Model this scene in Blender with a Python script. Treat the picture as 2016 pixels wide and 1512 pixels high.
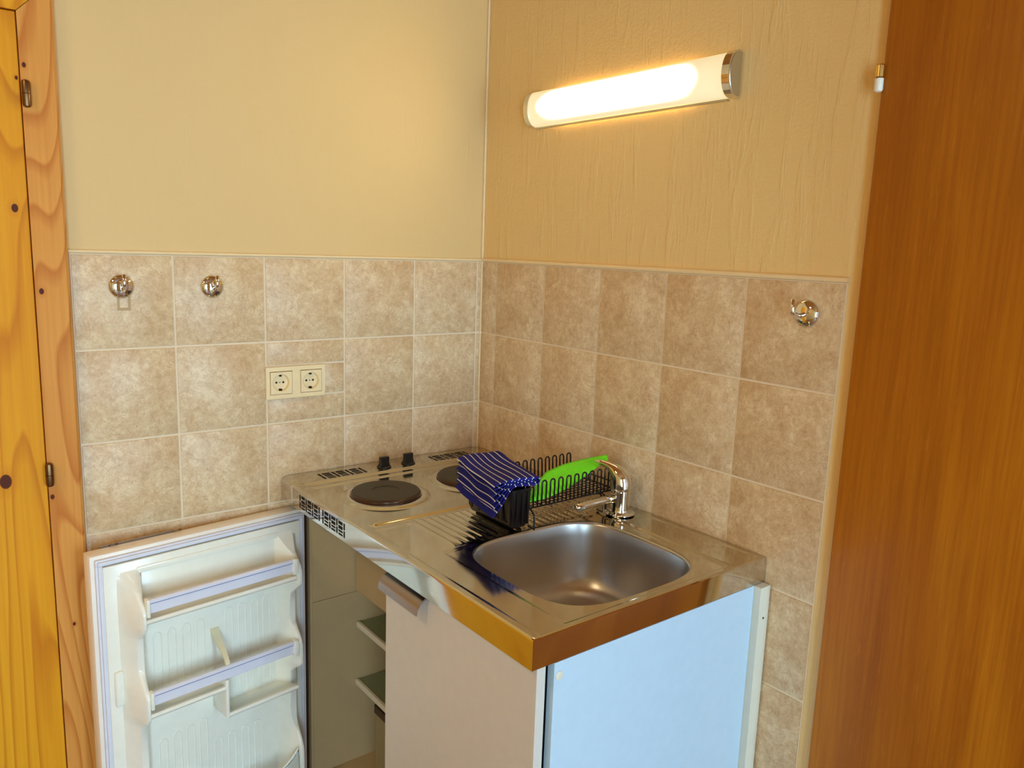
import bpy, bmesh, math, random
from mathutils import Vector, Matrix, noise
random.seed(7)
S = bpy.context.scene
for o in list(bpy.data.objects): bpy.data.objects.remove(o)
COL = S.collection
PI = math.pi

# ------------------------------------------------------------------ camera
CAM = Vector((-1.28852, -1.78751, 1.44983))
F = Vector((0.60980532, 0.77405668, -0.1702167))
R = Vector((0.78870182, -0.61382449, 0.0341895))
U = Vector((0.07801857, 0.15509916, 0.98481336))
cd = bpy.data.cameras.new('camera'); cam = bpy.data.objects.new('camera', cd); COL.objects.link(cam)
m = Matrix(((R.x, U.x, -F.x), (R.y, U.y, -F.y), (R.z, U.z, -F.z))).to_4x4()
m.translation = CAM; cam.matrix_world = m
cd.sensor_fit = 'HORIZONTAL'; cd.sensor_width = 36.0; cd.lens = 1548.544 / 2016 * 36.0; cd.clip_start = .02
S.camera = cam

# ------------------------------------------------------------------ daylight, exposure
W = bpy.data.worlds.new('sky'); S.world = W; W.use_nodes = True
bg = W.node_tree.nodes['Background']
SKY = 15.2
bg.inputs[0].default_value = (0.50, 0.77, 1.0, 1); bg.inputs[1].default_value = SKY
WINS_PLUS_FILL = [(-.68, -.06), (-2.66, -1.78)]; WZ0, WZ1, WY = .15, 2.05, -3.6      # window behind the camera, and a second one added for more daylight
def area(name, loc, rot, sx, sy, power, col, portal=False):
    l = bpy.data.lights.new(name, 'AREA'); l.shape = 'RECTANGLE'; l.size = sx; l.size_y = sy
    l.energy = power; l.color = col
    if portal: l.cycles.is_portal = True
    o = bpy.data.objects.new(name, l); o.location = loc; o.rotation_euler = rot; COL.objects.link(o); return o
for a_, b_ in WINS_PLUS_FILL: area('window_portal', ((a_+b_)/2, WY-.02, (WZ0+WZ1)/2), (math.radians(90), 0, 0), b_-a_, WZ1-WZ0, 10, (1, 1, 1), True)
FILL_POWER = 10
LAMP_TUBE = 26.0
S.view_settings.view_transform = 'Standard'; S.view_settings.look = 'None'
S.view_settings.exposure = 0.0; S.view_settings.gamma = 1.0; S.view_settings.use_curve_mapping = False

# ------------------------------------------------------------------ node material helpers
def lin(r, g, b):
    f = lambda c: (c/255/12.92) if c/255 <= .04045 else ((c/255+.055)/1.055)**2.4
    return (f(r), f(g), f(b), 1)
class NT:
    def __init__(s, name):
        s.m = bpy.data.materials.new(name); s.m.use_nodes = True; s.t = s.m.node_tree; s.b = s.t.nodes['Principled BSDF']
    def n(s, typ, **kw):
        nd = s.t.nodes.new(typ)
        for k, v in kw.items():
            if k.startswith('i_'):
                nd.inputs[k[2:].replace('_', ' ')].default_value = v
            else: setattr(nd, k, v)
        return nd
    def l(s, a, b): s.t.links.new(a, b)
    def math(s, op, a, b=None, c=None):
        nd = s.n('ShaderNodeMath', operation=op)
        for i, x in enumerate((a, b, c)):
            if x is None: continue
            if isinstance(x, (int, float)): nd.inputs[i].default_value = x
            else: s.l(x, nd.inputs[i])
        return nd.outputs[0]
    def coords(s, scale=(1, 1, 1), loc=(0, 0, 0), kind='Object', rot=(0, 0, 0)):
        tc = s.n('ShaderNodeTexCoord'); mp = s.n('ShaderNodeMapping'); s.l(tc.outputs[kind], mp.inputs[0])
        mp.inputs['Scale'].default_value = scale; mp.inputs['Location'].default_value = loc; mp.inputs['Rotation'].default_value = rot
        return mp.outputs[0]
    def noise(s, vec, scale, detail=4, rough=.5, dist=0):
        nd = s.n('ShaderNodeTexNoise'); s.l(vec, nd.inputs['Vector'])
        nd.inputs['Scale'].default_value = scale; nd.inputs['Detail'].default_value = detail
        nd.inputs['Roughness'].default_value = rough; nd.inputs['Distortion'].default_value = dist
        return nd.outputs[0]
    def ramp(s, fac, stops, interp='LINEAR'):
        nd = s.n('ShaderNodeValToRGB'); s.l(fac, nd.inputs[0]); cr = nd.color_ramp; cr.interpolation = interp
        while len(cr.elements) < len(stops): cr.elements.new(.5)
        for e, (p, c) in zip(cr.elements, stops):
            e.position = p; e.color = c if len(c) == 4 else (*c, 1)
        return nd.outputs[0]
    def mix(s, fac, a, b, mode='MIX'):
        nd = s.n('ShaderNodeMix', data_type='RGBA', blend_type=mode)
        if isinstance(fac, (int, float)): nd.inputs[0].default_value = fac
        else: s.l(fac, nd.inputs[0])
        for i, x in ((6, a), (7, b)):
            if isinstance(x, tuple): nd.inputs[i].default_value = x
            else: s.l(x, nd.inputs[i])
        return nd.outputs[2]
    def bump(s, h, strength=.3, dist=.002, normal=None):
        nd = s.n('ShaderNodeBump'); nd.inputs['Strength'].default_value = strength; nd.inputs['Distance'].default_value = dist
        s.l(h, nd.inputs['Height'])
        if normal: s.l(normal, nd.inputs['Normal'])
        s.l(nd.outputs[0], s.b.inputs['Normal']); return nd.outputs[0]
    def set(s, col=None, rough=None, metal=None, **kw):
        if col is not None:
            if isinstance(col, tuple): s.b.inputs['Base Color'].default_value = col
            else: s.l(col, s.b.inputs['Base Color'])
        if rough is not None:
            if isinstance(rough, (int, float)): s.b.inputs['Roughness'].default_value = rough
            else: s.l(rough, s.b.inputs['Roughness'])
        if metal is not None: s.b.inputs['Metallic'].default_value = metal
        for k, v in kw.items(): s.b.inputs[k.replace('_', ' ')].default_value = v
        return s.m
M = {}
def simple(name, col, rough=.4, metal=0, bumpy=0, **kw):
    t = NT(name); v = t.coords()
    nz = t.noise(v, 40, 3)
    c = t.mix(nz, tuple(x*.95 for x in col[:3])+(1,), tuple(min(1, x*1.05) for x in col[:3])+(1,))
    t.set(c, rough, metal, **kw)
    if bumpy: t.bump(t.noise(v, 300, 2), bumpy, .001)
    M[name] = t.m; return t.m

def wall_paint(name, c0, c1, streak):
    t = NT(name)
    v = t.coords((48, 48, 6)); v2 = t.coords((1, 1, 1))
    a = t.noise(v, 1, 5, .6, .4); b = t.noise(v2, 160, 3, .6); big = t.noise(v2, 2.2, 2)
    h = t.math('ADD', t.math('MULTIPLY', t.ramp(a, [(.52, (0, 0, 0)), (.74, (1, 1, 1))]), streak), t.math('MULTIPLY', b, .5))
    t.bump(h, .55, .0022)
    t.set(t.mix(big, c0, c1), .6); M[name] = t.m
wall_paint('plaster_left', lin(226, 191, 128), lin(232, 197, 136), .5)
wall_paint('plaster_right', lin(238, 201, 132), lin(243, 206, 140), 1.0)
simple('frame_paint', lin(234, 200, 138), .5)
simple('paint_cream', lin(244, 216, 166), .5)
simple('rear_wall', lin(206, 176, 120), .8)

def tile_mat():
    t = NT('tile'); v = t.coords()
    oi = t.n('ShaderNodeAttribute', attribute_name='tid', attribute_type='GEOMETRY')
    add = t.n('ShaderNodeVectorMath', operation='ADD'); t.l(v, add.inputs[0]); t.l(oi.outputs['Vector'], add.inputs[1]); v = add.outputs[0]
    n1 = t.math('ADD', t.math('MULTIPLY', t.noise(v, 17, 5, .66, .5), .45), t.math('MULTIPLY', t.noise(v, 75, 8, .78, .35), .55))
    base = t.ramp(n1, [(.38, lin(203, 166, 122)), (.46, lin(217, 184, 140)), (.53, lin(226, 197, 154)), (.58, lin(236, 212, 172)), (.68, lin(234, 208, 168))])
    pink = t.ramp(t.noise(v, 24, 7, .7, .8), [(.5, (0, 0, 0)), (.62, (1, 1, 1))])
    c = t.mix(t.math('MULTIPLY', pink, .2), base, lin(206, 160, 120))
    ven = t.ramp(t.noise(v, 12, 7, .7, 1.0), [(.485, (0, 0, 0)), (.5, (1, 1, 1)), (.515, (0, 0, 0))])
    c = t.mix(t.math('MULTIPLY', ven, .45), c, lin(186, 138, 100))
    lt = t.ramp(t.noise(v, 9, 7, .7, 1.4), [(.49, (0, 0, 0)), (.5, (1, 1, 1)), (.512, (0, 0, 0))])
    c = t.mix(t.math('MULTIPLY', lt, .4), c, lin(246, 228, 198))
    sp = t.ramp(t.noise(v, 210, 2, .6), [(.62, (0, 0, 0)), (.72, (1, 1, 1))])
    c = t.mix(t.math('MULTIPLY', sp, .4), c, lin(176, 130, 94))
    t.set(c, .34, 0); t.b.inputs['Specular IOR Level'].default_value = .4
    h = t.math('ADD', t.noise(v, 18, 6, .62, .8), t.math('MULTIPLY', t.noise(v, 120, 3), .12))
    t.bump(h, .38, .005); M['tile'] = t.m
tile_mat()
simple('grout', lin(240, 218, 184), .8, bumpy=.2)

def wood(name, axis, light, mid, dark, knots, bands=26, rough=.55, streak=.5, coat=0.0):
    """Long vertical grain; contour lines of a stretched noise give the arches; knots = [(x,z,size)]."""
    t = NT(name)
    v = t.coords((1, 1, 1)) 
    mp = t.n('ShaderNodeMapping'); t.l(v, mp.inputs[0]); mp.inputs['Scale'].default_value = (5, 5, .55)
    f = t.noise(mp.outputs[0], 1, 2, .45, .25)
    ring = t.math('FRACT', t.math('MULTIPLY', f, bands))
    line = t.ramp(ring, [(0, (0, 0, 0)), (.6, (.15, .15, .15)), (.88, (1, 1, 1)), (.97, (0, 0, 0))])
    mp2 = t.n('ShaderNodeMapping'); t.l(v, mp2.inputs[0]); mp2.inputs['Scale'].default_value = (130, 130, 2.5)
    fine = t.noise(mp2.outputs[0], 1, 4, .6)
    tone = t.ramp(t.noise(mp.outputs[0], .7, 2), [(.35, light), (.65, mid)])
    c = t.mix(t.math('MULTIPLY', line, .7), tone, dark)
    c = t.mix(t.math('MULTIPLY', fine, streak), c, dark, 'MULTIPLY')
    sep = t.n('ShaderNodeSeparateXYZ'); t.l(v, sep.inputs[0])
    for kx, kz, ks in knots:
        dx = t.math('SUBTRACT', sep.outputs[axis], kx); dz = t.math('SUBTRACT', sep.outputs['Z'], kz)
        d = t.math('SQRT', t.math('ADD', t.math('POWER', t.math('ABSOLUTE', dx), 2.0), t.math('POWER', t.math('MULTIPLY', t.math('ABSOLUTE', dz), .7), 2.0)))
        d = t.math('DIVIDE', d, ks)
        k = t.ramp(d, [(0, (1, 1, 1)), (.85, (1, 1, 1)), (1.0, (0, 0, 0))])
        halo = t.ramp(t.math('MULTIPLY', d, .4), [(.3, (1, 1, 1)), (1.0, (0, 0, 0))])
        c = t.mix(t.math('MULTIPLY', halo, .5), c, dark)
        c = t.mix(k, c, lin(88, 36, 10))
    t.set(c, rough, 0); t.b.inputs['Specular IOR Level'].default_value = .22; t.b.inputs['Coat Weight'].default_value = coat; t.b.inputs['Coat Roughness'].default_value = .2
    t.bump(t.math('ADD', line, fine), .08, .001)
    M[name] = t.m
wood('pine_door', 'X', lin(244, 182, 34), lin(238, 168, 24), lin(206, 122, 10),
     [(-1.098, 1.492, .006), (-1.081, 1.728, .0028), (-1.146, .965, .011), (-1.155, 1.15, .006), (-1.3, .6, .01), (-1.35, 1.6, .008)], 20)
wood('pine_frame', 'X', lin(240, 184, 100), lin(236, 170, 78), lin(198, 112, 30),
     [(-1.068, 1.752, .0036), (-1.064, 1.336, .0045), (-1.069, .922, .004), (-1.045, .64, .003)], 22)
wood('ceiling_pine', 'X', lin(196, 140, 70), lin(186, 126, 56), lin(150, 92, 34), [], 14)
def veneer():
    t = NT('beech_door'); v = t.coords()
    def st(sc, det, dist=0):
        mp = t.n('ShaderNodeMapping'); t.l(v, mp.inputs[0]); mp.inputs['Scale'].default_value = sc
        return t.noise(mp.outputs[0], 1, det, .6, dist)
    a = st((9, 9, .8), 3, .6); b = st((160, 160, 4), 5); f_ = st((420, 420, 22), 2)
    c = t.ramp(a, [(.3, lin(192, 116, 14)), (.5, lin(176, 100, 7)), (.7, lin(160, 86, 4))])
    c = t.mix(t.math('MULTIPLY', t.ramp(b, [(.35, (1, 1, 1)), (.6, (0, 0, 0))]), .35), c, lin(132, 60, 6))
    c = t.mix(t.math('MULTIPLY', t.ramp(f_, [(.60, (0, 0, 0)), (.72, (1, 1, 1))]), .25), c, lin(206, 128, 44))
    t.set(c, .38, 0); t.b.inputs['Specular IOR Level'].default_value = .25; t.b.inputs['Coat Weight'].default_value = .12; t.b.inputs['Coat Roughness'].default_value = .15
    t.bump(b, .08, .001); M['beech_door'] = t.m
veneer()

def steel(name, col, rough, scale=(3, 400, 3), b=.05, var=.1):
    t = NT(name); v = t.coords(scale); nz = t.noise(v, 1, 3)
    r = t.math('ADD', t.math('MULTIPLY', nz, var), rough - var/2)
    t.set(col, r, 1.0); t.bump(nz, b, .0005); M[name] = t.m
steel('steel_top', (.62, .57, .45, 1), .10, (6, 260, 6), .018, .05)
steel('steel_apron', (.66, .62, .56, 1), .07, (2, 2, 200), .015, .04)
steel('steel_bowl', (.56, .54, .52, 1), .33, (120, 120, 12), .10)
steel('chrome', (.78, .76, .73, 1), .06, (1, 1, 1), 0, .02)
steel('satin_cap', (.56, .55, .50, 1), .3, (1, 1, 1), 0, .02)
steel('brass', (.75, .50, .16, 1), .22, (1, 1, 1), 0, .04)
steel('bronze', (.20, .11, .05, 1), .3, (1, 1, 1), 0, .04)
steel('handle_metal', (.38, .34, .32, 1), .3, (300, 2, 2), .05)
simple('dark_slot', (.006, .005, .004, 1), .9)
simple('hotplate_iron', (.040, .030, .014, 1), .5, 0, .1)
simple('hotplate_rim', (.09, .05, .03, 1), .3, .6)
simple('knob_black', (.012, .010, .008, 1), .35)
simple('black_coat', (.010, .007, .007, 1), .28)
simple('melamine_white', lin(194, 218, 234), .35)
simple('melamine_front', lin(216, 208, 196), .38)
simple('strip_cream', lin(226, 220, 200), .4)
simple('fridge_shell', lin(246, 236, 222), .3)
simple('gasket', lin(226, 226, 236), .5)
simple('fridge_liner', lin(248, 244, 228), .16)
simple('rail_white', lin(232, 230, 240), .25)
simple('rail_line', lin(150, 146, 178), .4)
simple('fridge_inner', lin(196, 168, 122), .45)  # cream lining browned so its colour carries the shadow inside
simple('shelf_trim', lin(226, 218, 196), .4)
simple('shelf_glass', lin(128, 138, 104), .15)
simple('gap_shade_brown', lin(74, 44, 22), .6)
simple('crisper', lin(160, 146, 108), .3)
simple('yellowed', lin(238, 224, 184), .4)
simple('socket_cream', lin(248, 222, 172), .3)
simple('hinge_white', lin(236, 230, 212), .4)
simple('adhesive', lin(190, 158, 112), .6)
simple('floor_board', lin(150, 110, 70), .5)
t = NT('clear_plastic'); t.set(lin(236, 244, 246), .08, 0, Transmission_Weight=.85, IOR=1.45); M['clear_plastic'] = t.m
t = NT('window_glass'); t.set((1, 1, 1, 1), 0, 0, Transmission_Weight=1.0, IOR=1.01); M['window_glass'] = t.m

def towel_mat():
    t = NT('towel'); uv = t.n('ShaderNodeUVMap'); sp = t.n('ShaderNodeSeparateXYZ'); t.l(uv.outputs[0], sp.inputs[0])
    f = t.math('FRACT', t.math('ADD', t.math('DIVIDE', sp.outputs[0], .0165), .5))
    d = t.math('ABSOLUTE', t.math('SUBTRACT', f, .5))
    s = t.ramp(d, [(0, (1, 1, 1)), (.055, (1, 1, 1)), (.075, (0, 0, 0))])
    we = t.noise(t.coords(), 900, 2); fz = t.noise(t.coords(), 25, 3)
    b = t.mix(fz, lin(24, 26, 116), lin(42, 42, 134))
    c = t.mix(s, b, lin(235, 228, 222)); t.set(c, .8, 0, Specular_IOR_Level=.2); t.bump(we, .4, .0008); M['towel'] = t.m
towel_mat()
t = NT('green_cloth'); v = t.coords(); c = t.mix(t.noise(v, 45, 3, .6, 1), lin(100, 252, 8), lin(150, 255, 48))
t.set(c, .55, 0, Subsurface_Weight=.0); t.bump(t.noise(v, 60, 4, .6, 1.5), .6, .004); M['green_cloth'] = t.m

# lamp diffuser: a fluorescent tube ends short of both caps, so the opal cover is brightest over it
def diffuser_mat():
    t = NT('lamp_diffuser'); v = t.coords(); sp = t.n('ShaderNodeSeparateXYZ'); t.l(v, sp.inputs[0])
    y = sp.outputs['Y']; z = sp.outputs['Z']
    a = t.math('ABSOLUTE', t.math('SUBTRACT', y, .014))
    a = t.math('ADD', a, t.math('MULTIPLY', t.math('POWER', t.math('DIVIDE', t.math('ABSOLUTE', z), .036), 2.0), .035))
    e = t.math('SUBTRACT', 1.0, t.math('DIVIDE', t.math('SUBTRACT', a, .195), .055))
    zz = t.math('SUBTRACT', 1.0, t.math('POWER', t.math('DIVIDE', t.math('ABSOLUTE', z), .036), 3.0))
    e = t.math('MULTIPLY', t.math('MINIMUM', t.math('MAXIMUM', e, 0.0), 1.0), t.math('MAXIMUM', zz, 0.0)); e = t.math('POWER', e, 1.6)
    st = t.math('ADD', t.math('MULTIPLY', e, LAMP_TUBE), .55)
    t.set(lin(240, 232, 205), .2, 0); t.b.inputs['Emission Color'].default_value = (1, .86, .50, 1)
    t.l(st, t.b.inputs['Emission Strength']); M['lamp_diffuser'] = t.m
diffuser_mat()
t = NT('added_light_glass'); t.set(lin(255, 240, 210), .3, 0); M['added_light_glass'] = t.m

# ------------------------------------------------------------------ mesh builder
class MB:
    def __init__(s): s.bm = bmesh.new()
    def v(s, p): return s.bm.verts.new(p)
    def face(s, pts): 
        try: return s.bm.faces.new([s.v(p) for p in pts])
        except Exception: pass
    def box(s, x0, x1, y0, y1, z0, z1, tf=None, bev=0):
        if x0 > x1: x0, x1 = x1, x0
        if y0 > y1: y0, y1 = y1, y0
        if z0 > z1: z0, z1 = z1, z0
        P = [(x, y, z) for x in (x0, x1) for y in (y0, y1) for z in (z0, z1)]
        if tf: P = [tf(*p) for p in P]
        V = [s.v(p) for p in P]
        fs = [s.bm.faces.new([V[i] for i in q]) for q in ((0, 1, 3, 2), (4, 6, 7, 5), (0, 4, 5, 1), (2, 3, 7, 6), (0, 2, 6, 4), (1, 5, 7, 3))]
        if tf: bmesh.ops.recalc_face_normals(s.bm, faces=fs)
        if bev:
            es = list({e for f in fs for e in f.edges})
            bmesh.ops.bevel(s.bm, geom=es, offset=bev, segments=2, affect='EDGES', profile=.5)
        return s
    def loft(s, rings, closed=True, caps=True):
        """rings: list of rings of points; each consecutive pair bridged"""
        RV = [[s.v(p) for p in r] for r in rings]; n = len(RV[0])
        for a, b in zip(RV, RV[1:]):
            for i in range(n if closed else n-1):
                j = (i+1) % n
                s.bm.faces.new((a[i], a[j], b[j], b[i]))
        if caps and closed:
            s.bm.faces.new(RV[0][::-1]); s.bm.faces.new(RV[-1])
        s.rv = RV; return s
    def tube(s, pts, r, n=8, closed=False):
        pts = [Vector(p) for p in pts]; N = len(pts); rings = []; prev = None
        for i, p in enumerate(pts):
            if closed: d = pts[(i+1) % N]-pts[i-1]
            else: d = pts[min(i+1, N-1)]-pts[max(i-1, 0)]
            d.normalize()
            if prev is None:
                a = Vector((0, 0, 1)) if abs(d.z) < .9 else Vector((1, 0, 0)); x = d.cross(a).normalized()
            else: x = (prev-d*prev.dot(d)).normalized()
            prev = x; y = d.cross(x); rr = r[i] if isinstance(r, (list, tuple)) else r
            rings.append([p+(x*math.cos(2*PI*k/n)+y*math.sin(2*PI*k/n))*rr for k in range(n)])
        if closed: rings.append(rings[0]); s.loft(rings, True, False)
        else: s.loft(rings)
        return s
    def lathe(s, prof, c, axis=(0, 0, 1), n=40, cap0=True, cap1=True):
        """prof: list of (r, h) along axis from c"""
        a = Vector(axis).normalized(); c = Vector(c)
        x = a.cross(Vector((0, 0, 1)) if abs(a.z) < .9 else Vector((1, 0, 0))).normalized(); y = a.cross(x)
        rings = [[c+a*h+(x*math.cos(2*PI*k/n)+y*math.sin(2*PI*k/n))*max(r, 1e-5) for k in range(n)] for r, h in prof]
        RV = s.loft(rings, True, False).rv
        if cap0: s.bm.faces.new(RV[0][::-1])
        if cap1: s.bm.faces.new(RV[-1])
        return s
    def grid(s, fn, us, vs):
        G = [[s.v(fn(u, v)) for v in vs] for u in us]
        for i in range(len(us)-1):
            for j in range(len(vs)-1):
                s.bm.faces.new((G[i][j], G[i+1][j], G[i+1][j+1], G[i][j+1]))
        return G
    def build(s, name, mat, parent=None, smooth=False, bevel=0, solid=0, recalc=True, weld=False):
        if weld: bmesh.ops.remove_doubles(s.bm, verts=s.bm.verts, dist=1e-5)
        if recalc: bmesh.ops.recalc_face_normals(s.bm, faces=s.bm.faces)
        o0 = parent_loc(parent)
        bmesh.ops.translate(s.bm, verts=s.bm.verts, vec=-o0)
        me = bpy.data.meshes.new(name); s.bm.to_mesh(me); s.bm.free()
        me.materials.append(M[mat] if isinstance(mat, str) else mat)
        o = bpy.data.objects.new(name, me); COL.objects.link(o)
        if parent: o.parent = parent
        if smooth:
            for p in me.polygons: p.use_smooth = True
            if smooth != 'all':
                me.set_sharp_from_angle(angle=math.radians(smooth if smooth is not True else 35))
        if solid:
            md = o.modifiers.new('solid', 'SOLIDIFY'); md.thickness = solid; md.offset = 0
        if bevel:
            md = o.modifiers.new('bevel', 'BEVEL'); md.width = bevel; md.segments = 2; md.limit_method = 'ANGLE'; md.angle_limit = math.radians(40)
        return o
def parent_loc(p):
    v = Vector((0, 0, 0))
    while p is not None: v += p.location; p = p.parent
    return v
def thing(name, loc, label, cat, group=None):
    o = bpy.data.objects.new(name, None); COL.objects.link(o); o.location = loc; o.empty_display_size = .05
    return tag(o, label, cat, group)
def tag(o, label, cat, group=None):
    o['label'] = label; o['category'] = cat
    if group: o['group'] = group
    return o
def struct(o, label=None):
    o['kind'] = 'structure'
    if label: o['label'] = label
    return o
def rect_slots(mb, fn, w, h):
    """pierced pattern: narrow tall slots alternating with stacks of blocks; fn(a,b)->box"""
    cols = [('n', 1.0), ('w', 3.3)]*3+[('n', 1.0)]
    gap = .85; tot = sum(c[1] for c in cols)+gap*(len(cols)-1); k = w/tot; a = 0
    for t_, cw in cols:
        if t_ == 'n': segs = [(0, .46), (.54, 1.0)]
        else: segs = [(0, .13), (.23, .36), (.45, .68), (.77, 1.0)]
        for s0, s1 in segs: fn(a, a+cw*k, s0*h, s1*h)
        a += (cw+gap)*k

# ------------------------------------------------------------------ room shell
T = .2; H = .1964; ZT = 1.41; SL = .0147; AR = .0676
PX0 = -1.076      # pine leaf edge
struct(MB().box(-2.9, .14, -3.72, .16, -.1, 0).build('floor', 'floor_board'))
struct(MB().box(-2.9, .14, -3.72, .16, 2.45, 2.55).build('ceiling', 'ceiling_pine'))
wl = struct(MB().box(-1.014, .14, .004, .16, 0, 2.45).box(-2.9, -1.014, .03, .16, 0, 2.45).box(-2.9, -1.014, .004, .03, 1.90, 2.45).build('wall_left', 'plaster_left'))
wr = struct(MB().box(.004, .14, -1.088, .0039, 0, 2.45).box(.004, .14, -3.72, -1.96, 0, 2.45).box(.004, .14, -1.96, -1.088, 2.02, 2.45).build('wall_right', 'plaster_right'))
struct(MB().box(-2.9, -2.8, -3.72, .03, 0, 2.45).build('wall_rear', 'rear_wall'))
wf = MB().box(-2.8, WINS_PLUS_FILL[1][0], -3.72, WY, 0, 2.45).box(WINS_PLUS_FILL[1][1], WINS_PLUS_FILL[0][0], -3.72, WY, 0, 2.45).box(WINS_PLUS_FILL[0][1], .004, -3.72, WY, 0, 2.45)
for a_, b_ in WINS_PLUS_FILL: wf.box(a_, b_, -3.72, WY, 0, WZ0).box(a_, b_, -3.72, WY, WZ1, 2.45)
struct(wf.build('wall_front', 'rear_wall'))
# frames of the front window and of the second, added for its light
for k, (a_, b_) in enumerate(WINS_PLUS_FILL):
    struct(MB().box(a_, a_+.05, -3.69, WY+.01, WZ0, WZ1).box(b_-.05, b_, -3.69, WY+.01, WZ0, WZ1).box(a_+.05, b_-.05, -3.69, WY+.01, WZ0, WZ0+.05)
           .box(a_+.05, b_-.05, -3.69, WY+.01, WZ1-.05, WZ1).build('window_%d' % (k+1), 'melamine_white'))
# tiles, built one by one inside the tiling of each wall
def tiling(name, parent, plane):
    tl = MB(); gr = MB(); g = .0023; dz = 0
    lay = tl.bm.verts.layers.float_vector.new('tid')
    def one(a0, a1, z0, z1):
        n0 = len(tl.bm.verts); off = (random.uniform(0, 9), random.uniform(0, 9), random.uniform(0, 9))
        pre = set(tl.bm.verts)
        if plane == 'L': tl.box(-a1+g, -a0-g, 0, .006, z0+g, z1-g, bev=.0017)
        else: tl.box(0, .006, -a1+g, -a0-g, z0+g, z1-g, bev=.0017)
        for v in tl.bm.verts:
            if v not in pre: v[lay] = off
    if plane == 'L': cuts = [0, SL]+[SL+T*k for k in range(1, 5)]+[1.0097]
    else: cuts = [0, AR]+[AR+T*k for k in range(1, 5)]+[1.070]
    rows = [ZT-H*k for k in range(0, 8)]+[0]
    for a0, a1 in zip(cuts, cuts[1:]):
        for k, (z1, z0) in enumerate(zip(rows, rows[1:])):
            if plane == 'L' and abs(a0-(SL+2*T)) < .01 and k == 1:      # the tile cut around the sockets
                one(a0, a1, 1.156, z1); one(a0, .4725, 1.079, 1.156); one(a0, a1, z0, 1.079)
            else: one(a0, a1, z0, z1)
    W_ = cuts[-1]
    if plane == 'L': gr.box(-W_, 0, .0022, .0041, 0, ZT)
    else: gr.box(.0022, .0041, -W_, 0, 0, ZT)
    tl.build(name, 'tile', parent, smooth=True); gr.build('grout', 'grout', parent)
tiling('tiling', wl, 'L'); tiling('tiling', wr, 'R')
MB().tube([(-1.012, .0005, ZT+.004), (-.004, .0005, ZT+.004)], .0035, 10).build('paint_bead', 'paint_cream', wl, True)
MB().tube([(.0005, -.004, ZT+.005), (.0005, -1.072, ZT+.005)], .005, 10).build('paint_bead', 'paint_cream', wr, True)
MB().tube([(.001, .001, 0), (.001, .001, 2.44)], .0035, 8).build('corner_bead', 'paint_cream', wl, True)
# right door with its cream frame
fr = MB().box(-.003, .06, -1.101, -1.0888, 0, 2.05, bev=.001).box(-.006, .06, -1.96, -1.93, 0, 2.05, bev=.0015).box(-.006, .06, -1.93, -1.101, 2.02, 2.05, bev=.0015)
struct(fr.build('trim_1', 'frame_paint'))
d2 = struct(MB().box(-.020, .02, -1.926, -1.1035, .01, 2.015, bev=.002).build('door_2', 'beech_door', bevel=0))
hg = MB().lathe([(.0065, 0), (.0075, .001), (.0075, .018), (.006, .020), (.002, .0215)], (-.027, -1.1025, 1.7365)).build('door_hinge', 'brass', d2, True)
MB().lathe([(.003, -.0215), (.006, -.020), (.0068, -.018), (.0068, -.001), (.005, 0)], (-.027, -1.1025, 1.7360)).build('hinge_sleeve', 'hinge_white', hg, True)
for zz in (.25,):
    h_ = MB().lathe([(.0065, 0), (.0075, .001), (.0075, .018), (.006, .020), (.002, .0215)], (-.027, -1.1025, zz)).build('door_hinge', 'brass', d2, True)
# pine door and its mitred casing
cs = MB()
yb, yf = .0035, -.020
cs.loft([[(-1.0145, yb, 0), (-1.0145, yf+.005, 0), (-1.0195, yf, 0), (-1.0745, yf, 0), (-1.0745, yb, 0)],
         [(-1.0145, yb, 1.905), (-1.0145, yf+.005, 1.905), (-1.0195, yf, 1.900), (-1.0745, yf, 1.845), (-1.0745, yb, 1.845)]])
struct(cs.build('trim_2', 'pine_frame'))
hc = MB(); hc.loft([[(-1.015, yb, 1.906), (-1.015, yf+.005, 1.906), (-1.0200, yf, 1.901), (-1.0750, yf, 1.846), (-1.0750, yb, 1.846)],
                    [(-2.1, yb, 1.906), (-2.1, yf+.005, 1.906), (-2.1, yf, 1.901), (-2.1, yf, 1.846), (-2.1, yb, 1.846)]])
struct(hc.build('trim_3', 'pine_door'))
d1 = struct(MB().box(-2.0, PX0, -.016, .024, .005, 1.844, bev=.002).build('door_1', 'pine_door'))
for z0, z1 in ((1.676, 1.725), (.946, .995)):
    z = (z0+z1)/2; hx = -1.068 if z > 1.3 else -1.0725
    h = MB().lathe([(.003, 0), (.0065, .002), (.0075, .006), (.0075, (z1-z0)/2-.0005)], (hx, -.0275, z0)).build('door_hinge', 'bronze', d1, True)
    MB().lathe([(.0075, .0005), (.0075, (z1-z0)/2-.006), (.0065, (z1-z0)/2-.002), (.003, (z1-z0)/2)], (hx, -.0275, z), cap0=True).build('hinge_sleeve', 'bronze', h, True)

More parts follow.
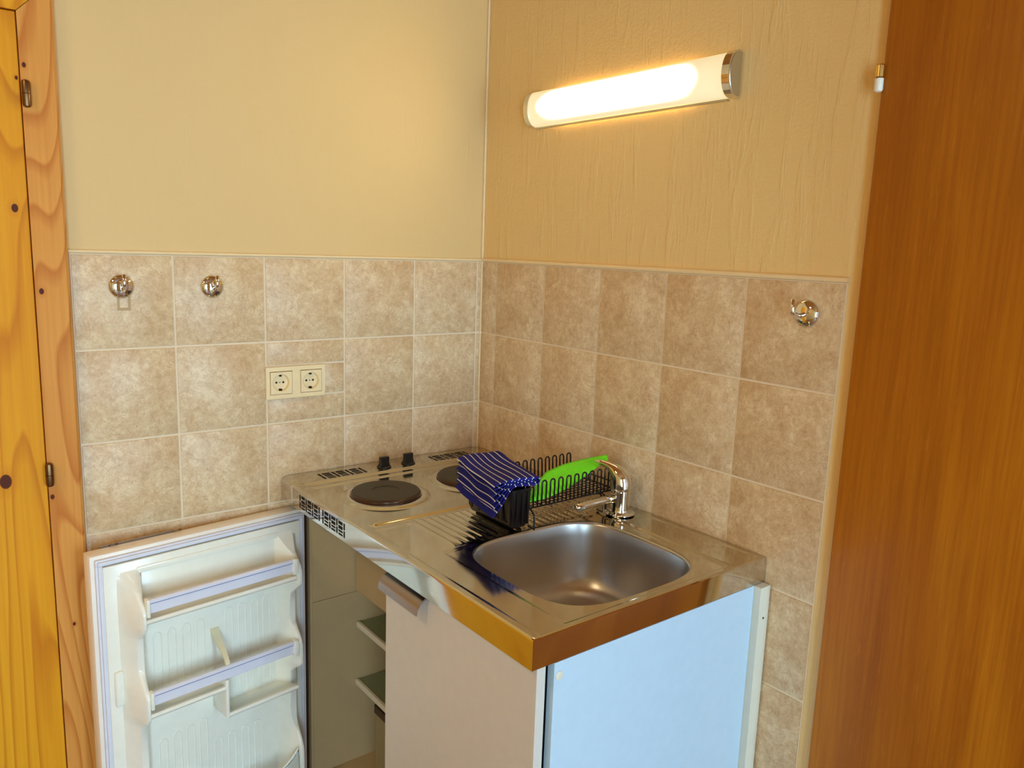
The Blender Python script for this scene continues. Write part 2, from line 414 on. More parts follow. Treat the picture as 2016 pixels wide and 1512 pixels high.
# ------------------------------------------------------------------ worktop
WXF, WYR, ZW = -.583, -.964, .88
SX, SY, HX, HY = -.306, -.7685, .181, .1705
wt = thing('worktop', (-.29, -.48, .83), 'stainless steel worktop with two hotplates, ribbed drainer and sink bowl, in the tiled corner', 'worktop')
def bumpf(d, w): 
    return 0 if abs(d) >= w else .5*(1+math.cos(PI*d/w))
def seg(x, y, x0, y0, x1, y1):
    dx, dy = x1-x0, y1-y0; t_ = max(0, min(1, ((x-x0)*dx+(y-y0)*dy)/(dx*dx+dy*dy)))
    return math.hypot(x-x0-t_*dx, y-y0-t_*dy)
def sm(a, b, x):
    t_ = max(0, min(1, (x-a)/(b-a))); return t_*t_*(3-2*t_)
PL = [(-.435, -.251, .079), (-.190, -.245, .086)]
def hgt(x, y):
    h = 0
    # raised control strip along the left wall with rounded end
    e = -.093
    dx = max(0, -.535-x); d = math.hypot(max(0, (-.045)-y), dx) if x < -.535 else max(0, -.045-y)
    if y < -.002: h += .0055*(1-sm(.038, .050, d))
    h -= .0042*bumpf(seg(x, y, -.548, -.116, -.04, -.116), .010)
    for cx, cy, r in PL:
        d = math.hypot(x-cx, y-cy); h += .004*bumpf(d-(r+.013), .012) if d > r+.013 else .004*(1-0*d)
    h += .0048*bumpf(seg(x, y, -.548, -.411, -.07, -.411), .0125)
    if -.60 < y < -.425 and -.49 < x < -.06:
        k = round((x+.472)/.0185); xc = -.472+k*.0185-(.0045*(1-(y+.60)/.175) if 0 else 0)
        if 0 <= k <= 21:
            f_ = sm(-.597, -.572, y)*(1-sm(-.437, -.428, y))
            h += .0026*bumpf(x-xc, .0055)*f_
    if y < -.50: h += .003*bumpf(seg(x, y, -.020, -.66, -.017, -.937), .006)
    h += .003*bumpf(seg(x, y, -.088, -.545, -.100, -.950), .006)
    # shallow step running along the front and the right edge
    d = min(x-(-.5625), 9)
    if y < -.43: h -= .0008*sm(-.570, -.564, x)*sm(.43, .45, -y)
    if y < -.60: h -= .0010*sm(-.512, -.506, x)*sm(.600, .615, -y)*(1-sm(-.112, -.106, x))*(1-sm(.948, .953, -y))
    d = min(x-WXF, y-WYR)
    if d < .003: h -= (.003-d)**2/.006
    return ZW+h
top = MB()
# (a) hob and drainer field
YS = -.594
nx = 232; us = [WXF+(-.001-WXF)*i/nx for i in range(nx+1)]
ny = 250; vs = [-.003+(YS+.003)*j/ny for j in range(ny+1)]
top.grid(lambda x, y: (x, y, hgt(x, y)), us, vs)
# (b) sink field: rings from the rounded bowl opening out to the rectangle
def squ(a, k=3.6, hx=HX, hy=HY):
    c, s_ = math.cos(a), math.sin(a); r = 1/((abs(c))**k+(abs(s_))**k)**(1/k); return c*r*hx, s_*r*hy
NA = 720; NR = 50
def recthit(a):
    c, s_ = math.cos(a), math.sin(a); L = []
    if c > 1e-9: L.append((-.001-SX)/c)
    if c < -1e-9: L.append((WXF-SX)/c)
    if s_ > 1e-9: L.append((YS-SY)/s_)
    if s_ < -1e-9: L.append((WYR-SY)/s_)
    r = min(L); return c*r, s_*r
angs = [2*PI*k/NA for k in range(NA)]
for cx, cy in ((-.001, YS), (WXF, YS), (WXF, WYR), (-.001, WYR)):
    a = math.atan2(cy-SY, cx-SX) % (2*PI); i = min(range(NA), key=lambda k: abs(angs[k]-a)); angs[i] = a
rings = []
inner = []
for a in angs:
    ax, ay = squ(a); a2 = math.atan2(ay, ax); inner.append((ax, ay))
for q in range(NR+1):
    tq = q/NR; ring = []
    for i, a in enumerate(angs):
        rr = squ(a); # point at parameter a: use true direction
        # true-direction radius of the superellipse
        c, s_ = math.cos(a), math.sin(a); r0 = 1/((abs(c)/HX)**3.6+(abs(s_)/HY)**3.6)**(1/3.6)
        ox, oy = recthit(a); ix, iy = c*r0, s_*r0
        x = SX+ix+(ox-ix)*tq; y = SY+iy+(oy-iy)*tq
        ring.append((x, y, hgt(x, y)))
    rings.append(ring)
top.loft(rings, True, False)
top.build('surface', 'steel_top', wt, smooth=60, recalc=True)
ap = MB()
def apron_ring(px, py, sx, sy):
    # profile swept around the corner; sx, sy = outward unit offsets
    pr = [(0, ZW-.0015), (.0012, ZW-.003), (.0015, ZW-.006), (.0015, .8295), (-.004, .8295), (-.004, .8405)]
    return [(px+sx*o, py+sy*o, z) for o, z in pr]
ap.loft([apron_ring(WXF, -.0035, -1, 0), apron_ring(WXF, WYR, -1, -1), apron_ring(-.001, WYR, 0, -1)], False, False)
ap.build('apron', 'steel_apron', wt, smooth=30)
MB().box(WXF+.003, -.003, -.575, -.006, .834, .852).build('underside', 'melamine_white', wt)
# pierced vents
for y0 in (-.112, -.236):
    g_ = MB(); rect_slots(g_, lambda a0, a1, b0, b1: g_.box(WXF-.0019, WXF+.001, y0-a1, y0-a0, .8385+b0, .8385+b1), .110, .031); g_.build('vent', 'dark_slot', wt)
for x0 in (-.505, -.186):
    g_ = MB(); rect_slots(g_, lambda a0, a1, b0, b1: g_.box(x0+a0, x0+a1, -.076+b0, -.076+b1, ZW+.001, ZW+.0058), .115, .045); g_.build('vent', 'dark_slot', wt)
for i, (cx, cy, r) in enumerate(PL):
    MB().lathe([(r+.014, .0035), (r+.006, .0052), (r+.002, .0045), (r, .003)], (cx, cy, ZW), n=64, cap0=False, cap1=False).build('hotplate_ring', 'steel_apron', wt, True)
    hp = MB().lathe([(r, .003), (r, .010), (r-.003, .0135), (r-.010, .0145), (.033, .0145), (.031, .0125), (.001, .0125)], (cx, cy, ZW), n=64, cap0=False).build('hotplate', 'hotplate_iron', wt, True)
    MB().lathe([(r+.0006, .003), (r+.0008, .0095), (r-.002, .0125)], (cx, cy, ZW), n=64, cap0=False, cap1=False).build('hotplate_rim', 'hotplate_rim', hp, True)
for kx, ky in ((-.334, -.058), (-.263, -.058)):
    kb = MB().lathe([(.0185, .0045), (.0185, .0075), (.0165, .0095), (.012, .011), (.0001, .011)], (kx, ky, ZW), n=32).build('knob', 'knob_black', wt, True)
    MB().loft([[(kx+sx*w_, ky+sy*d_, ZW+z) for sx, sy in ((-1, -1), (1, -1), (1, 1), (-1, 1))] for z, w_, d_ in ((.010, .0135, .0075), (.020, .0118, .006), (.033, .0125, .005))]).build('knob_grip', 'knob_black', kb, bevel=.001)
# sink bowl
bw = MB(); rings = []
prof = [(0, 0), (.0025, -.0012), (.004, -.006), (.006, -.03), (.010, -.08), (.015, -.115), (.022, -.135), (.034, -.147), (.052, -.152), (.08, -.1535), (.11, -.155), (.14, -.1565), (.16, -.158)]
for off, dz in prof:
    ring = []
    for i in range(240):
        a = 2*PI*i/240; c, s_ = math.cos(a), math.sin(a); k = 3.6 if off < .03 else 3.6-(off-.03)*8
        hx, hy = HX-off, HY-off; r0 = 1/((abs(c)/hx)**k+(abs(s_)/hy)**k)**(1/k)
        ring.append((SX+c*r0, SY+s_*r0, ZW+dz-.0024))
    rings.append(ring)
RV = bw.loft(rings, True, False).rv; bw.bm.faces.new(RV[-1])
bw.build('sink_bowl', 'steel_bowl', wt, smooth=60)
MB().lathe([(.036, 0), (.034, .002), (.028, .001), (.027, -.001), (.0001, -.001)], (SX, SY, ZW-.1565), n=40).build('drain', 'chrome', wt, True)

# ------------------------------------------------------------------ tap
tp = thing('tap', (-.062, -.630, ZW), 'short chrome mixer tap standing at the back of the sink by the tiled wall', 'tap')
tx, ty = -.062, -.630
MB().lathe([(.034, .0018), (.034, .0035), (.030, .006), (.0235, .008), (.0225, .012)], (tx, ty, ZW), n=40).build('base_plate', 'chrome', tp, True)
MB().lathe([(.0215, .006), (.0215, .0525), (.0205, .0535), (.0205, .0555)], (tx, ty, ZW), n=48).build('body', 'chrome', tp, True)
P = [(0, .0555), (0, .060), (-.0005, .070), (-.003, .080), (-.009, .0905), (-.019, .0990), (-.031, .1050), (-.044, .1080), (-.058, .1095), (-.063, .1098)]
RD = [.0228, .0234, .0234, .0225, .0195, .0135, .0080, .0065, .0052, .0020]
MB().tube([(tx+a*.45, ty-a*.89, ZW+z) for a, z in P], RD, 32).build('lever', 'chrome', tp, 'all')
MB().tube([(tx-.012, ty+.001, ZW+.036), (tx-.05, ty+.004, ZW+.037), (tx-.09, ty+.007, ZW+.035), (tx-.118, ty+.009, ZW+.032), (tx-.126, ty+.0095, ZW+.030)], [.0095, .0092, .009, .009, .0075], 20).build('spout', 'chrome', tp, 'all')

# ------------------------------------------------------------------ cabinet under the sink
sc = thing('sink_cabinet', (-.29, -.72, 0), 'white sink base cabinet with closed door, bluish white side panel facing the room', 'cabinet')
MB().box(-.540, -.010, -.4985, -.4825, .0, .828).box(-.540, -.035, -.950, -.4985, .06, .076).box(-.022, -.010, -.950, -.4985, .076, .80).build('carcass', 'melamine_white', sc)
sp = MB().box(-.540, -.034, -.9665, -.9505, 0, .829, bev=.0008).build('side_panel', 'melamine_white', sc)
MB().lathe([(.0075, 0), (.0075, .001), (.006, .0018), (.0001, .002)], (-.530, -.9665, .806), (0, -1, 0), n=24).build('screw_cap', 'strip_cream', sp, True)
st_ = MB().box(-.0335, -.0035, -.982, -.953, 0, .8285, bev=.001).build('rear_batten', 'strip_cream', sc)
MB().lathe([(.0025, 0), (.0022, .0006), (.0001, .0004)], (-.019, -.982, .765), (0, -1, 0), n=12).build('screw', 'bronze', st_, True)
dr = MB().box(-.5665, -.549, -.957, -.4905, .07, .8265, bev=.001).build('door', 'melamine_front', sc)
hp = [(-.5665, .822), (-.574, .8215), (-.584, .816), (-.590, .806), (-.592, .7925), (-.590, .7925), (-.588, .805), (-.5825, .813), (-.574, .8185), (-.5665, .819)]
MB().loft([[(x-.0005, -.505, z-.0035) for x, z in hp], [(x-.0005, -.648, z-.0035) for x, z in hp]]).build('handle', 'handle_metal', dr, smooth=40)

# ------------------------------------------------------------------ refrigerator
rf = thing('refrigerator', (-.29, -.245, 0), 'small white refrigerator with its door swung open, built in under the hotplates', 'refrigerator')
# outer body as shell of five panels
X0, X1, Y0, Y1, Z0, Z1 = -.530, -.030, -.476, -.010, .03, .826
WTK = .030
bd = MB()
bd.box(X0, X1, Y1-WTK, Y1, Z0, Z1).box(X0, X1, Y0, Y0+WTK, Z0, Z1).box(X1-WTK, X1, Y0+WTK, Y1-WTK, Z0, Z1)
bd.box(X0, X1-WTK, Y0+WTK, Y1-WTK, Z1-.02, Z1).box(X0, X1-WTK, Y0+WTK, Y1-WTK, Z0, Z0+.05)
bd.box(-.20, X1-WTK, Y0+WTK, Y1-WTK, Z0+.05, .25)
body = bd.build('body', 'fridge_inner', rf)
yi = Y1-WTK
# lining on the hinge side, with its moulded seam
ln = MB(); ln.box(X0+.006, X1-WTK, yi-.003, yi, .562, Z1-.02, bev=.0006); ln.box(X0+.006, X1-WTK, yi-.003, yi, Z0+.05, .558, bev=.0006); ln.build('lining', 'fridge_inner', rf)
MB().box(X0-.004, X0-.0002, Y1-.017, Y1-.004, Z0, Z1).build('gap_shade_strip', 'gap_shade_brown', rf)  # dark strip painted in for the shaded gap beside the open door
MB().box(-.410, X1-WTK, Y0+WTK+.002, yi-.008, .566, Z1-.021, bev=.004).build('freezer_box', 'fridge_inner', rf)
for zz, xf in ((.470, -.405), (.308, -.408)):
    sh = MB().box(xf+.008, -.075, Y0+WTK+.004, yi-.006, zz-.001, zz+.003).build('shelf', 'shelf_glass', rf)
    MB().box(xf, xf+.009, Y0+WTK+.003, yi-.005, zz-.009, zz+.006, bev=.0015).build('shelf_edge', 'shelf_trim', sh)
    wm = MB()
    wm.tube([(xf+.10, Y0+WTK+.006, zz+.006), (xf+.10, yi-.008, zz+.006)], .002, 6)
    if zz > .4: wm.build('shelf_rib', 'shelf_glass', sh, True)
cr = MB(); cx0, cx1, cy0, cy1 = -.385, -.21, Y0+WTK+.01, -.115
for z0_, z1_ in ((.085, .272),):
    cr.box(cx0, cx0+.004, cy0, cy1, z0_, z1_).box(cx1-.004, cx1, cy0, cy1, z0_, z1_).box(cx0+.004, cx1-.004, cy0, cy0+.004, z0_, z1_).box(cx0+.004, cx1-.004, cy1-.004, cy1, z0_, z1_).box(cx0+.004, cx1-.004, cy0+.004, cy1-.004, z0_, z0_+.004)
cri = cr.build('crisper_drawer', 'crisper', rf)
MB().box(cx0-.008, cx0+.001, cy0, cy1-.005, .250, .274, bev=.002).build('drawer_pull', 'hotplate_rim', cri)
# door, swung open against the wall
AO = math.atan2(.057, .454); eu = (-math.cos(AO), -math.sin(AO)); ev = (math.sin(AO), -math.cos(AO)); OX, OY = -.548, -.003
def D(u, v, z): return (OX+eu[0]*u+ev[0]*v, OY+eu[1]*u+ev[1]*v, z)
dz0 = .045
dsh = MB().box(0, .484, .001, .040, dz0, .810, tf=D, bev=.003).build('door', 'fridge_shell', rf, smooth=40)
gs = MB()
for i, (o_, v0, v1) in enumerate(((.008, .040, .0475), (.012, .0475, .0525))):
    a0, a1, b0, b1 = o_, .484-o_, dz0+o_, .810-o_; w_ = .0125 if i == 0 else .008
    gs.box(a0, a1, v0, v1, b1-w_, b1, tf=D, bev=.001); gs.box(a0, a1, v0, v1, b0, b0+w_, tf=D, bev=.001)
    gs.box(a0, a0+w_, v0, v1, b0+w_, b1-w_, tf=D, bev=.001); gs.box(a1-w_, a1, v0, v1, b0+w_, b1-w_, tf=D, bev=.001)
gs.build('gasket', 'gasket', dsh, smooth=40)
# moulded liner
L = MB()
L.box(.021, .464, .0405, .0545, dz0+.02, .787, tf=D, bev=.0015)
def dyke(us4, zs, fs, vb=.0535):
    """us4 = outer base, outer front, inner front, inner base"""
    rings = []
    for z, f_ in zip(zs, fs):
        k = max(0, min(1, (f_-.054)/.07)); o0, o1, i1, i0 = us4
        of = o0+(o1-o0)*min(1, k*1.5+.15); inn = i0+(i1-i0)*min(1, k*1.2+.1)
        s1 = .003*(1 if of > inn else -1)
        rings.append([D(o0+s1, vb, z), D(o0-.2*(o0-of), vb+(f_-vb)*.25, z), D(of, f_-.004, z), D(of-s1, f_, z), D(inn+s1, f_, z), D(inn, f_-.004, z), D(i0, vb+.004, z), D(i0-s1*1.5, vb-.006, z)])
    L.loft(rings)
zs = [.768, .760, .750, .740, .730, .720, .712, .703, .690, .666, .656, .646, .636, .626, .600, .565, .552, .540, .528, .516, .505, .462, .452, .444, .436, .428, .330, .300, .285, .270, .255, .240, .220, .100, .085, .075]
fs = [.0545, .060, .070, .082, .094, .104, .112, .120, .125, .125, .121, .110, .098, .090, .088, .088, .092, .102, .113, .121, .125, .125, .120, .108, .096, .088, .086, .090, .098, .108, .118, .124, .126, .126, .09, .055]
dyke((.438, .418, .407, .392), zs, fs)
dyke((.036, .055, .066, .088), zs, fs)
# back hump above the top bin and its ceiling
L.box(.08, .40, .050, .0575, .758, .772, tf=D, bev=.002)
# bin floors with rounded front lips
def shelf(u0, u1, z, vf=.122, tilt=.006):
    pr = [(.050, z-.012-tilt), (vf-.006, z-.011), (vf, z-.010), (vf+.003, z-.005), (vf, z), (vf-.007, z+.0005), (vf-.012, z-.004), (.050, z-.004-tilt)]
    L.loft([[D(u0, a, b) for a, b in pr], [D(u1, a, b) for a, b in pr]])
shelf(.070, .412, .681); shelf(.243, .412, .472); shelf(.070, .243, .405)
L.box(.240, .2475, .050, .124, .394, .486, tf=D, bev=.002)
shelf(.070, .412, .130)
L.box(.437, .455, .053, .063, .478, .556, tf=D, bev=.004)
# embossed ovals on the back
def oval(u, za, zb, w_=.0085):
    P = [D(u+w_*math.cos(a), .0546, zb-w_+w_*math.sin(a)) for a in [PI*k/8 for k in range(9)]]
    P += [D(u+w_*math.cos(a), .0546, za+w_+w_*math.sin(a)) for a in [PI+PI*k/8 for k in range(9)]]
    L.tube(P, .0014, 6, closed=True)
for u in (.366, .335, .303, .272): oval(u, .475, .615)
for u in (.205, .173, .142, .113): oval(u, .400, .622)
for u, z in ((.362, .362), (.331, .366), (.301, .370), (.272, .374)): oval(u, .14, z)
for u in (.238, .205, .172, .140): oval(u, .14, .312)
L.build('liner', 'fridge_liner', dsh, smooth=50, bevel=0)
for zt_, zb_ in ((.7245, .6935), (.521, .4895)):
    r_ = MB()
    pr = [(.114, zb_), (.120, zb_-.001), (.1225, zb_+.001), (.1225, zt_-.0085), (.1255, zt_-.007), (.1255, zt_-.002), (.1235, zt_), (.117, zt_), (.114, zt_-.002)]
    r_.loft([[D(.080, a, b) for a, b in pr], [D(.402, a, b) for a, b in pr]])
    ro = r_.build('rail', 'rail_white', dsh, smooth=40)
    MB().box(.081, .4, .1215, .1229, zt_-.0105, zt_-.0088, tf=D).build('rail_line', 'rail_line', dsh)
    for u0, u1 in ((.069, .080), (.402, .4085)):
        MB().box(u0, u1, .112, .1285, zb_-.006, zt_+.001, tf=D, bev=.0015).build('rail_bracket', 'fridge_liner', dsh, smooth=40)
# bottle finger
fg = MB(); rings = []
for i in range(12):
    q = i/11; v_ = .054+.066*math.sin(q*PI/2)**1.3; z = .585-.064*q-.004*math.sin(q*PI); w_ = .006*(1-q)**2+.0042
    rings.append([D(.240-w_+.000+0*q, v_, z), D(.240+w_, v_, z), D(.240+w_, v_-.006, z-.004), D(.240-w_, v_-.006, z-.004)])
fg.loft(rings).build('bottle_holder', 'yellowed', dsh, smooth=60)
# clear guard of the bottle bin
gd = MB()
def guard(u, t_): 
    up = .240+.0*u; e = max(0, 1-(u-.072)/.045) if u < .2 else max(0, 1-(.405-u)/.045)
    ztop = .207+.036*e**1.6
    return D(u, .1235+.003*math.sin(t_*PI), .14+(ztop-.14)*t_)
gd.grid(guard, [.072+.333*i/60 for i in range(61)], [j/8 for j in range(9)])
go = gd.build('bottle_guard', 'clear_plastic', dsh, smooth='all', solid=.0025)
MB().tube([guard(.072+.333*i/60, 1.0) for i in range(61)], .0022, 8).build('guard_rim', 'fridge_liner', dsh, 'all')
# steel fixing rail on the top of the door
MB().box(.300, .452, -.003, .0005, .806, .813, tf=D).build('fixing_rail', 'handle_metal', dsh)
for u in (.300, .432):
    MB().tube([D(u, .001, .809), D(u, .006, .812), D(u-.008, .008, .8135), D(u-.014, .004, .8135), D(u-.014, .001, .811)], .0012, 6).build('fixing_clip', 'bronze', dsh, True)

# ------------------------------------------------------------------ sockets
so = thing('double_socket', (-.545, 0, 1.077), 'cream double wall socket on the left tiled wall above the steel worktop', 'socket')
fr_ = MB(); sx0, sx1, sz0, sz1 = -.619, -.471, 1.0775, 1.1545; cxs = (-.5825, -.5075); cz = 1.116; hw = .0275
fr_.box(sx0, sx1, -.008, -.0005, sz0, cz-hw, bev=.0015).box(sx0, sx1, -.008, -.0005, cz+hw, sz1, bev=.0015)
for a, b in ((sx0, cxs[0]-hw), (cxs[0]+hw, cxs[1]-hw), (cxs[1]+hw, sx1)): fr_.box(a, b, -.008, -.0005, cz-hw-.001, cz+hw+.001)
fr_.build('frame', 'socket_cream', so)
for cx in cxs:
    n = 48; q_ = MB(); sqr = []; c1 = []; c2 = []; c3 = []
    for k in range(n):
        a = 2*PI*k/n; c, s_ = math.cos(a), math.sin(a); mx = max(abs(c), abs(s_)); hh = hw-.0012
        sqr.append((cx+c/mx*hh, -.0092, cz+s_/mx*hh)); c1.append((cx+c*.0215, -.0092, cz+s_*.0215)); c2.append((cx+c*.0198, -.0080, cz+s_*.0198)); c3.append((cx+c*.0190, .0014, cz+s_*.0190))
    sq0 = [(x, -.002, z) for x, y, z in sqr]
    RV = q_.loft([sq0, sqr, c1, c2, c3], True, False).rv; q_.bm.faces.new(RV[-1])
    ins = q_.build('socket_insert', 'socket_cream', so, smooth=30)
    h_ = MB()
    for dx in (-.0085, .0085): h_.lathe([(.0026, 0), (.0001, .0003)], (cx+dx, .0012, cz), (0, -1, 0), n=16)
    h_.box(cx-.0028, cx+.0028, -.0055, .001, cz-.0188, cz-.0150).box(cx-.0022, cx+.0022, -.0055, .001, cz+.0150, cz+.0186)
    h_.build('contacts', 'dark_slot', ins)
    MB().lathe([(.0018, 0), (.0014, .0012), (.0001, .0012)], (cx, .0012, cz), (0, -1, 0), n=16).build('screw', 'handle_metal', ins, True)

# ------------------------------------------------------------------ wall hooks
def hook(name, c, out, side, label, prong=.036, up=.026, bent=0):
    o = Vector(out); sd = Vector(side); c = Vector(c)
    t_ = thing(name, c, label, 'hook', 'round chrome wall hooks')
    MB().lathe([(.0245, .0003), (.0250, .0015), (.0235, .0045), (.018, .0080), (.010, .0102), (.0001, .011)], c, o, n=48).build('rosette', 'chrome', t_, 'all')
    z = Vector((0, 0, 1)); P = []
    for i in range(9): P.append(c+o*(.006+(prong-.014)*i/8)-z*(.003*math.sin(i/8*PI))+sd*bent*i/8)
    for i in range(1, 9):
        a = PI/2*i/8; P.append(c+o*(prong-.008+.008*math.sin(a))+z*(.008*(1-math.cos(a)))+sd*bent)
    P.append(c+o*prong+z*up+sd*bent)
    MB().tube(P, [.0040]*len(P), 14).build('prong', 'chrome', t_, 'all')
    for a in (20, 160, 250, 120):
        ps = c+o*.0048+(sd*math.cos(math.radians(a))+z*math.sin(math.radians(a)))*.0208
        MB().lathe([(.0026, 0), (.0026, .0012), (.0012, .0018), (.0001, .0012)], ps, o, n=14).build('screw', 'brass', t_, True)
    return t_
hook('wall_hook', (-.918, -.0002, 1.344), (0, -1, 0), (1, 0, 0), 'round chrome hook above a rectangular glue mark, nearest the pine door', .030)
hook('wall_hook', (-.734, -.0002, 1.343), (0, -1, 0), (1, 0, 0), 'round chrome hook on the second tile from the pine door', .037)
hook('wall_hook', (-.0002, -1.0, 1.352), (-1, 0, 0), (0, -1, 0), 'round chrome hook on the right tiled wall near the brown door', .047)
gm = MB()
gm.box(-.9275, -.9225, -.0006, -.0001, 1.294, 1.325).box(-.9065, -.9015, -.0006, -.0001, 1.294, 1.325).box(-.9225, -.9065, -.0006, -.0001, 1.294, 1.3)
gm.build('glue_mark', 'adhesive', wl)

# ------------------------------------------------------------------ wall lamp
lp = thing('wall_lamp', (0, -.51, 1.787), 'lit long wall lamp with opal cover and chrome end caps, on the right wall', 'lamp')
def lens(k=0, n=24, d=.037, hz=.0425):
    P = []
    for i in range(n+1):
        a = -PI/2+PI*i/n; P.append((-(.004+(d-.004+k)*math.cos(a)**.8 if math.cos(a) > 1e-6 else .004), (hz+k)*math.sin(a)))
    return P
def lamp_sec(y, k): return [(-.0008, y, 1.787-(.0425+k))]+[(x, y, 1.787+z) for x, z in lens(k)]+[(-.0008, y, 1.787+.0425+k)]
MB().loft([lamp_sec(-.222, -.0015), lamp_sec(-.798, -.0015)], True, True).build('diffuser', 'lamp_diffuser', lp, smooth=40)
for ya, yb_ in ((-.206, -.222), (-.799, -.815)):
    c_ = MB(); c_.loft([lamp_sec(ya, .0008), lamp_sec(yb_, .0008)], True, True); c_.build('end_cap', 'chrome', lp, smooth=40)
MB().loft([lamp_sec(-.8151, -.0025), lamp_sec(-.8162, -.0035)], True, True).build('cap_face', 'satin_cap', lp)
MB().box(-.010, -.0010, -.795, -.225, 1.7405, 1.7438).build('back_plate', 'satin_cap', lp)

# ceiling light added out of frame as warm fill from the left
cl = thing('added_ceiling_light', (-2.1, -.85, 2.449), 'added round opal ceiling light, out of view, for warm fill', 'lamp')
MB().lathe([(.14, 0), (.14, -.015), (.13, -.05), (.09, -.08), (.0001, -.095)], (-2.1, -.85, 2.449), n=40).build('shade', 'added_light_glass', cl, True)
pl = bpy.data.lights.new('warm_fill', 'AREA'); pl.shape = 'DISK'; pl.size = .3; pl.energy = FILL_POWER; pl.color = (1, .74, .40)
po = bpy.data.objects.new('warm_fill', pl); po.location = (-2.1, -.85, 2.34); COL.objects.link(po)

# ------------------------------------------------------------------ dish rack
rk = thing('dish_rack', (-.19, -.53, ZW), 'black wire dish rack standing on the ribbed drainer beside the tap', 'dish rack')
fl = MB(); wr_ = .0017; xa, xb, ya, yb2, zf = -.315, -.052, -.602, -.452, ZW+.046
for k in range(12):
    y = ya+(yb2-ya)*k/11; fl.tube([(xa, y, zf), (xb, y, zf)], .0011, 6)
for k in range(12):
    x = xa+(xb-xa)*k/11; fl.tube([(x, ya, zf+.002), (x, yb2, zf+.0022)], .0011, 6)
fl.tube([(xa, ya, zf), (xb, ya, zf), (xb, yb2, zf), (xa, yb2, zf)], .002, 8, closed=True)
fl.build('rack_floor', 'black_coat', rk, True)
def loops(y, lean, xs, ztop, name='loop'):
    for x in xs:
        w_ = .0058; P = [(x-w_, y, zf)]
        for i in range(9):
            a = PI-PI*i/8; P.append((x+w_*math.cos(a), y+lean*(ztop-.006-zf+w_*math.sin(a))/.06, ztop-.006+w_*math.sin(a)))
        P.append((x+w_, y, zf)); MB().tube(P, wr_*1.1, 7).build(name, 'black_coat', rk, 'all')
loops(-.602, .0, [-.0565-.0226*i for i in range(12)], .9795, 'front_loop')
loops(-.452, .004, [-.055-.0222*i for i in range(11)], .975, 'back_loop')
er = MB(); ez = ZW+.062
er.tube([(xb, ya, zf), (xb, ya, ez), (xb, yb2, ez), (xb, yb2, zf)], wr_*1.2, 7)
for k in range(1, 7): er.tube([(xb, ya+(yb2-ya)*k/7, zf), (xb, ya+(yb2-ya)*k/7, ez)], wr_, 6)
er.build('end_rail', 'black_coat', rk, True)
for x in (-.295, -.098):
    MB().tube([(x, ya+.002, zf), (x, ya-.012, zf-.012), (x, ya-.014, ZW+.004), (x+.004, ya+.01, ZW+.0035)], .002, 8).build('foot', 'black_coat', rk, True)
    MB().tube([(x, yb2-.002, zf), (x, yb2+.006, zf-.012), (x, yb2+.006, ZW+.0022)], .002, 8).build('foot', 'black_coat', rk, True)
MB().tube([(xb-.09, ya+.01, zf-.002), (xb-.035, ya+.004, zf-.004), (xb-.022, ya+.002, ZW+.03), (xb-.024, ya+.002, ZW+.0035)], .0019, 8).build('foot', 'black_coat', rk, True)
# cutlery box hanging on the left end, under the towel
cb = MB()
def rr(x0, x1, y0, y1, z, r):
    P = []
    for cx, cy, a0 in ((x1-r, y1-r, 0), (x0+r, y1-r, 90), (x0+r, y0+r, 180), (x1-r, y0+r, 270)):
        for k in range(5): a = math.radians(a0+90*k/4); P.append((cx+r*math.cos(a), cy+r*math.sin(a), z))
    return P
cb.loft([rr(-.336, -.300, -.594, -.448, .8865, .006), rr(-.342, -.296, -.602, -.444, .900, .007), rr(-.346, -.294, -.606, -.440, .971, .008), rr(-.343, -.297, -.603, -.443, .971, .007), rr(-.339, -.301, -.598, -.447, .892, .005)], True, True)
for k in range(6): cb.box(-.3475, -.3455, -.60+.026*k, -.594+.026*k, .900, .966)
for k in range(3): cb.box(-.336+.014*k, -.332+.014*k, -.6075, -.605, .897, .966)
cb.build('cutlery_box', 'black_coat', rk, smooth=40)

# ------------------------------------------------------------------ towel, folded and hung over the cutlery box
tw = MB(); uvl = tw.bm.loops.layers.uv.new('UVMap')
DROP = [0, .007, .016, .025, .034, .043]
def layer(k, p):
    t_ = sm(0, 1, (.050-p)/.058)
    return .9945-.0029*k-DROP[k]*t_*(1+.0*k)-(.004*max(0, (-p)/.010) if k < 5 else .006*max(0, -p/.010))
def ribbon(a, b, pe, la, lb):
    """two layers of the folded pile, joined by the fold at the right; the left edges splay apart"""
    za, zb = layer(a, pe), layer(b, pe); r_ = (za-zb)/2; P = []
    for i in range(25): p = la+(pe-r_-la)*i/24; P.append((p, layer(a, p)))
    for i in range(1, 8): t_ = PI/2-PI*i/8; P.append((pe-r_+r_*math.cos(t_), (za+zb)/2+r_*math.sin(t_)))
    for i in range(25): p = pe-r_+(lb-pe+r_)*i/24; P.append((p, layer(b, p)))
    return P
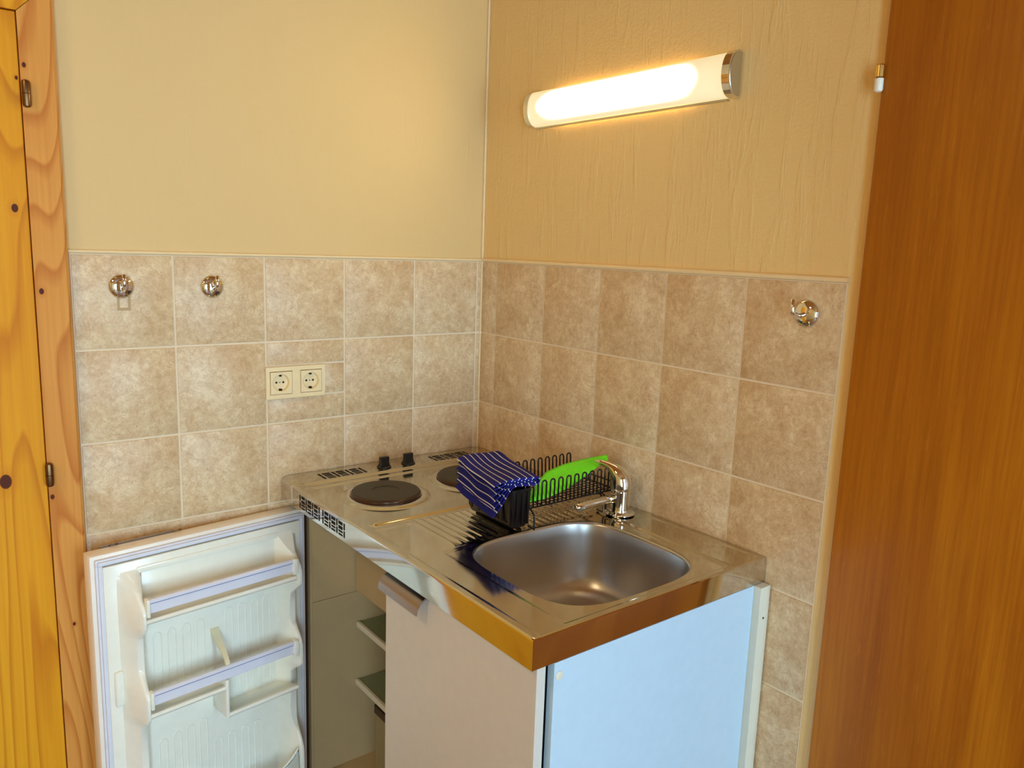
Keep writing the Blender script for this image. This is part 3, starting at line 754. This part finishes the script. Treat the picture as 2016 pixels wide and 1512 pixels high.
def strip_mesh(P, th, y0=-.418, y1=-.612, uoff=0):
    n = len(P); ny_ = 22; off = []
    for i in range(n):
        a = P[max(i-1, 0)]; b = P[min(i+1, n-1)]; dx, dz = b[0]-a[0], b[1]-a[1]; l_ = math.hypot(dx, dz) or 1
        off.append((dz/l_*th/2, -dx/l_*th/2))
    arc = [0]
    for i in range(1, n): arc.append(arc[-1]+math.hypot(P[i][0]-P[i-1][0], P[i][1]-P[i-1][1]))
    sec = [(P[i][0]+off[i][0], P[i][1]+off[i][1], arc[i]) for i in range(n)]+[(P[i][0]-off[i][0], P[i][1]-off[i][1], arc[i]) for i in reversed(range(n))]
    rows = []
    for j in range(ny_+1):
        q = j/ny_; y = y0+(y1-y0)*q
        wav = .004*(1-sm(0, .28, q))+.0015*math.sin(q*9)
        row = []
        for p, z, u in sec:
            zz = z+wav+.0012*math.sin(p*60+q*5); x = -.347+p-.042*q+.0012*math.sin(q*11+z*90)
            row.append((tw.v((x, y+.003*math.sin(p*40), zz)), u))
        rows.append(row)
    N = len(sec)
    for a, b in zip(rows, rows[1:]):
        for i in range(N):
            k = (i+1) % N
            f_ = tw.bm.faces.new((a[i][0], a[k][0], b[k][0], b[i][0]))
            for lp_, u in zip(f_.loops, (a[i][1], a[k][1], b[k][1], b[i][1])): lp_[uvl].uv = (u+uoff, .5)
    for row in (rows[0], rows[-1]):
        for i in range(n-1):
            f_ = tw.bm.faces.new((row[i][0], row[i+1][0], row[N-2-i][0], row[N-1-i][0]))
            for lp_, u in zip(f_.loops, (row[i][1], row[i+1][1], row[i+1][1], row[i][1])): lp_[uvl].uv = (u+uoff, .5)
strip_mesh(ribbon(0, 5, .106, -.009, -.013), .0024)
strip_mesh(ribbon(1, 4, .099, -.006, -.010), .0020, -.4195, -.6095, .003)
strip_mesh(ribbon(2, 3, .093, -.008, -.007), .0018, -.4170, -.6080, .006)
two = tw.build('towel', 'towel', None, smooth=50)
tag(two, 'folded blue tea towel with thin white stripes, hanging over the end of the dish rack', 'towel')

# ------------------------------------------------------------------ green cloth in the rack
def ray(px, py, ax, val):
    d = F*1.0+R*((px-1008)/1548.544)-U*((py-756)/1548.544); i = 'xyz'.index(ax); t_ = (val-CAM[i])/d[i]; return CAM+d*t_
GU = [(-0.262, 0.9385, -0.56), (-0.2324, 0.9591, -0.55), (-0.2018, 0.9733, -0.54), (-0.1461, 0.9788, -0.53), (-0.0926, 0.9829, -0.53), (-0.0596, 0.9866, -0.54), (-0.0369, 0.992, -0.556)]
GL = [(-0.2836, 0.9325, -0.585), (-0.2517, 0.9335, -0.588), (-0.2168, 0.9388, -0.588), (-0.1783, 0.9459, -0.585), (-0.1387, 0.9565, -0.58), (-0.0952, 0.9687, -0.572), (-0.0436, 0.98, -0.562)]
def lerp(L_, q):
    q = q*(len(L_)-1); i = min(int(q), len(L_)-2); f_ = q-i; return [a+(b-a)*f_ for a, b in zip(L_[i], L_[i+1])]
gc = MB()
def gfn(s_, t_, off=0):
    a = lerp(GL, s_); b = lerp(GU, s_)
    x = a[0]+(b[0]-a[0])*t_; z = a[1]+(b[1]-a[1])*t_; y = a[2]+(b[2]-a[2])*t_
    w = math.sin(PI*t_); y += off*w-.004*w*math.sin(s_*17+t_*3); n_ = noise.noise(Vector((s_*6, t_*2.2, off*90))); y += .006*n_*w; z += .0028*w*math.sin(s_*11+1)+.003*n_*w
    return (x, y, z)
us_ = [i/44 for i in range(45)]; vs_ = [j/16 for j in range(17)]
gc.grid(lambda a, b: gfn(a, b, -.006), us_, vs_); gc.grid(lambda a, b: gfn(a, b, .007), us_, vs_)
gco = gc.build('cleaning_cloth', 'green_cloth', None, smooth='all', solid=.0022, weld=True)
tag(gco, 'bright green cleaning cloth lying folded inside the black dish rack', 'cloth')
